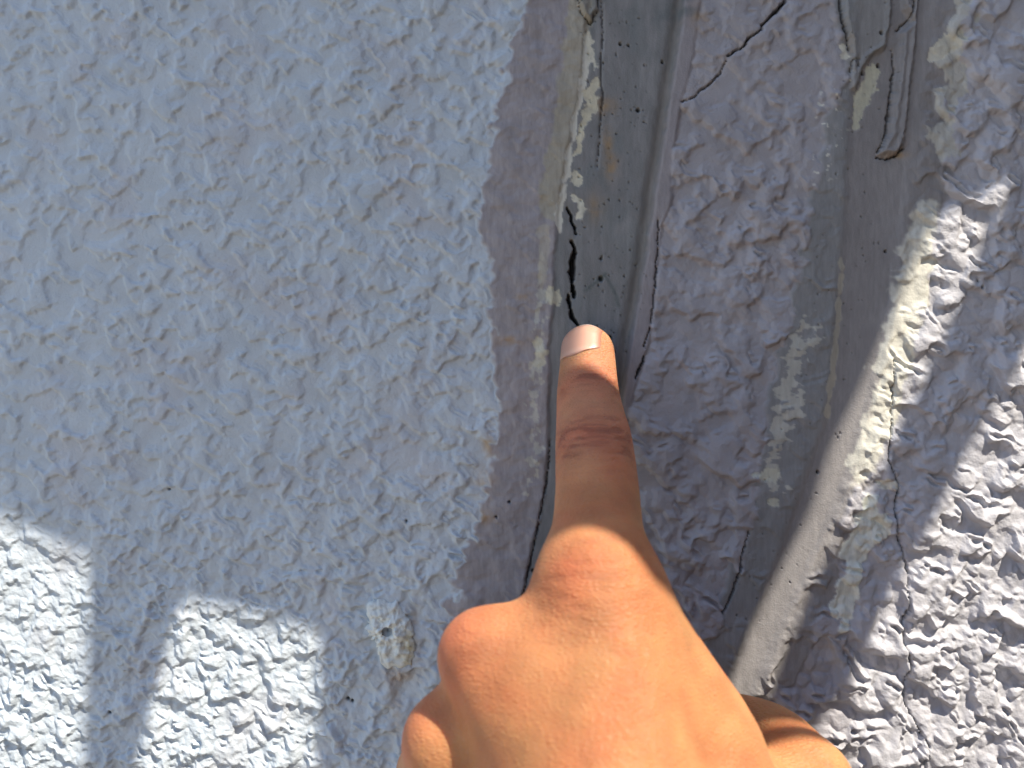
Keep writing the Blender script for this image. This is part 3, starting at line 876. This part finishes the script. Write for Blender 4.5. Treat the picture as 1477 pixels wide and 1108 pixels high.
wa = m.attributes.new('wrinkle', 'FLOAT', 'POINT'); wa.data.foreach_set('value', wr.astype(np.float32))
m.materials.append(skin_material())
hand = link(bpy.data.objects.new('hand', m))
sub = hand.modifiers.new('smooth', 'SUBSURF'); sub.levels = 1; sub.render_levels = 1
tag(hand, 'left hand with bent fingers, its outstretched index fingertip pressing the crack', 'hand')

# fingernail: follows the surface of the fingertip
def nail():
    ax_ = I_TIP - I_DIP; ax_ /= np.linalg.norm(ax_)
    nrm = np.array([-0.80, 1.0, 0.62]); nrm -= ax_ * nrm.dot(ax_); nrm /= np.linalg.norm(nrm)
    sid = np.cross(ax_, nrm); sid /= np.linalg.norm(sid)
    if sid[0] < 0:
        sid = -sid
    c0 = I_TIP - ax_ * 6.6
    NU, NV = 28, 30
    vv, uu = np.meshgrid(np.arange(NV + 1) / NV, -1 + 2 * np.arange(NU + 1) / NU, indexing='ij')
    vv = vv.ravel(); uu = uu.ravel()
    half = 6.3 * (1 - 0.55 * np.clip((0.18 - vv) / 0.18, 0, 1) ** 2.2) * (1 - 0.42 * np.clip((vv - 0.72) / 0.28, 0, 1) ** 2.4)
    lon = 13.0 * vv + np.where(vv < .5, 0.9, -1.3) * uu * uu * np.abs(2 * vv - 1)
    p = c0 + ax_ * lon[:, None] + sid * (half * uu)[:, None]
    q = p + nrm * 14
    for it in range(50):
        sd_ = hand_sdf(q[:, 0], q[:, 1], q[:, 2])
        stop = (sd_ < 0.25) | (((q - p) @ nrm) < 2.0)
        q = q - nrm * np.where(stop, 0, np.maximum(sd_ - 0.2, 0.03) * 0.9)[:, None]
    edge = np.maximum(np.abs(uu), np.clip(1 - vv / 0.15, 0, 1))
    q = q + nrm * (0.12 - 0.42 * edge ** 6)[:, None]
    vs = list(q); tip = list(vv); fs = []
    W = NU + 1
    for j in range(NV):
        for i in range(NU):
            a = j * W + i
            fs.append((a, a + 1, a + W + 1, a + W))
    n0 = len(vs)
    vs += [q - nrm * 0.55 for q in vs[:n0]]; tip += tip[:n0]
    bord = [i for i in range(W)] + [j * W + NU for j in range(1, NV + 1)] + [NV * W + i for i in range(NU - 1, -1, -1)] + [j * W for j in range(NV - 1, 0, -1)]
    for a, b in zip(bord, bord[1:] + bord[:1]):
        fs.append((a, b, b + n0, a + n0))
    V_ = np.array(vs)
    mm = bpy.data.meshes.new('fingernail')
    mm.from_pydata([(p[0] / 1000, -p[1] / 1000, p[2] / 1000) for p in V_], [], fs)
    mm.polygons.foreach_set('use_smooth', np.ones(len(fs), bool))
    t = np.array(tip)
    w = smooth(0.84, 0.93, t)[:, None]; lu = smooth(0.25, 0.08, t)[:, None] * 0.6
    c = np.ones((len(t), 3)) * rgb(0.58, 0.33, 0.24)
    c = c * (1 - lu) + rgb(0.62, 0.40, 0.31) * lu
    c = c * (1 - w) + rgb(0.68, 0.55, 0.44) * w
    rim_ = np.concatenate([np.maximum(smooth(0.86, 1.0, np.abs(uu)), smooth(0.07, 0.0, vv))] * 2)[:, None] * 0.75
    c = c * (1 - rim_) + rgb(0.36, 0.14, 0.09) * rim_
    a_ = mm.color_attributes.new('tone', 'FLOAT_COLOR', 'POINT')
    a_.data.foreach_set('color', np.concatenate([c, np.ones((len(t), 1))], 1).ravel())
    mt, n, l, b = new_mat('nail')
    at = n.new('ShaderNodeAttribute'); at.attribute_name = 'tone'
    l.new(at.outputs['Color'], b.inputs['Base Color'])
    b.inputs['Roughness'].default_value = 0.3
    b.inputs['Subsurface Weight'].default_value = 0.4; b.inputs['Subsurface Radius'].default_value = (1, .5, .3); b.inputs['Subsurface Scale'].default_value = 0.001
    mm.materials.append(mt)
    bm_ = bmesh.new(); bm_.from_mesh(mm); bmesh.ops.recalc_face_normals(bm_, faces=bm_.faces[:]); bm_.to_mesh(mm); bm_.free()
    link(bpy.data.objects.new('fingernail', mm), hand)
nail()

# ================================================================== added fences, out of view, that cut skylight on the middle and right
def box_mesh(name, sx, sy, sz, bev=0.004):
    b_ = bmesh.new(); bmesh.ops.create_cube(b_, size=1.0)
    bmesh.ops.scale(b_, vec=(sx, sy, sz), verts=b_.verts)
    bmesh.ops.bevel(b_, geom=b_.edges[:], offset=bev, segments=1, affect='EDGES')
    m_ = bpy.data.meshes.new(name); b_.to_mesh(m_); b_.free()
    return m_
fence_mat = simple_material('stained_wood', (0.11, 0.066, 0.042), 0.8, 14, 0.35)
def added_fence(loc, rz, n, height, label):
    f = tag(empty('added_fence', loc), label, 'fence'); f.rotation_euler = (0, 0, rz)
    pm = box_mesh('plank', 0.138, 0.02, height); pm.materials.append(fence_mat)
    rm_ = box_mesh('rail', 0.144 * n - 0.02, 0.04, 0.08); rm_.materials.append(fence_mat)
    for i in range(n):
        o = link(bpy.data.objects.new('plank', pm), f)
        o.location = (0.072 + 0.144 * i, 0, height / 2 + 0.006 * math.sin(i * 2.3))
    for q in (0.15, 0.5, 0.85):
        o = link(bpy.data.objects.new('rail', rm_), f); o.location = (0.072 * n, -0.0295, height * q)
added_fence((0.0, -0.78, -1.25), 0, 26, 2.35, 'added unseen dark brown board fence parallel to the stucco wall, blocking skylight')
added_fence((0.62, -0.765, -1.25), math.pi / 2, 5, 1.78, 'added unseen lower board fence square to the stucco wall, blocking skylight from the right')

# ================================================================== added sun blockers outside the frame
# Invented sheet and strip, unseen, their outlines cut to shape the sun patches.
T_SHADE = 900.0                     # mm along the sun's direction
def shade(name, loops, label, t=T_SHADE, mat=None, thick=1.2):
    cu = bpy.data.curves.new(name, 'CURVE'); cu.dimensions = '2D'; cu.fill_mode = 'BOTH'; cu.extrude = thick / 2000
    for lp in loops:
        sp = cu.splines.new('POLY'); sp.points.add(len(lp) - 1); sp.use_cyclic_u = True
        for i, (x, y) in enumerate(lp):
            sp.points[i].co = ((x - 738.5) * K / 1000, (554 - y) * K / 1000, 0, 1)
    tmp = bpy.data.objects.new('tmp', cu)
    me_ = bpy.data.meshes.new_from_object(tmp)
    me_.name = name
    bpy.data.objects.remove(tmp)
    o = bpy.data.objects.new(name, me_)
    o.rotation_euler = (math.radians(90), 0, 0)
    o.location = S * (t / 1000)
    me_.materials.clear(); me_.materials.append(mat)
    return link(tag(o, label, 'added_sunshade'))
shade_mat = simple_material('added_sheet', (0.32, 0.31, 0.30), 0.7, 40, 0.2)
main = [(-220, -300), (1700, -300), (1700, 150), (1450, 262), (1345, 318), (1300, 430), (1245, 560), (1206, 640), (1180, 725), (1138, 806), (1092, 893), (1055, 990), (990, 1130), (930, 1250), (900, 1330), (880, 1366), (815, 1362), (812, 1394), (870, 1404), (850, 1450), (760, 1456), (690, 1448), (620, 1436), (560, 1442), (508, 1466), (502, 1440), (493, 1408), (480, 1383), (468, 1361), (450, 1350), (462, 912), (262, 860), (195, 1108), (165, 1400), (112, 1400), (130, 800), (0, 742), (-220, 660)]
hole = [(780, 572), (798, 545), (826, 535), (842, 565), (838, 625), (812, 690), (785, 740), (766, 762), (750, 746), (740, 726), (732, 712), (745, 662)]  # cut so that sun reaches only the fingertip
sh = shade('added_sunshade', [main, hole], 'added unseen grey sheet, cut out to shape the sun patches on wall and hand', mat=shade_mat)
arm_len = -sh.location.y
am = box_mesh('bracket_arm', 0.018, 0.018, arm_len + 0.004, 0.002); am.materials.append(shade_mat)  # added arm that holds up the invented sheet
for x in (-60, 1600):
    o = link(bpy.data.objects.new('bracket_arm', am), sh)
    o.location = ((x - 738.5) * K / 1000, (554 + 300) * K / 1000 + 0.0085, -arm_len / 2)
bar = [(1470, 200), (1450, 275), (1400, 400), (1340, 530), (1294, 620), (1257, 705), (1215, 780), (1180, 822), (1151, 898), (1108, 1005), (1020, 1180), (960, 1290), (1030, 1310), (1105, 1180), (1180, 1055), (1215, 999), (1275, 884), (1316, 802), (1362, 719), (1413, 627), (1477, 510), (1600, 312), (1690, 180)]
shade('added_sunshade', [bar], 'added unseen strip beside the grey sheet, shaped to cast the slanting dark band', t=T_SHADE - 2.3, mat=shade_mat)
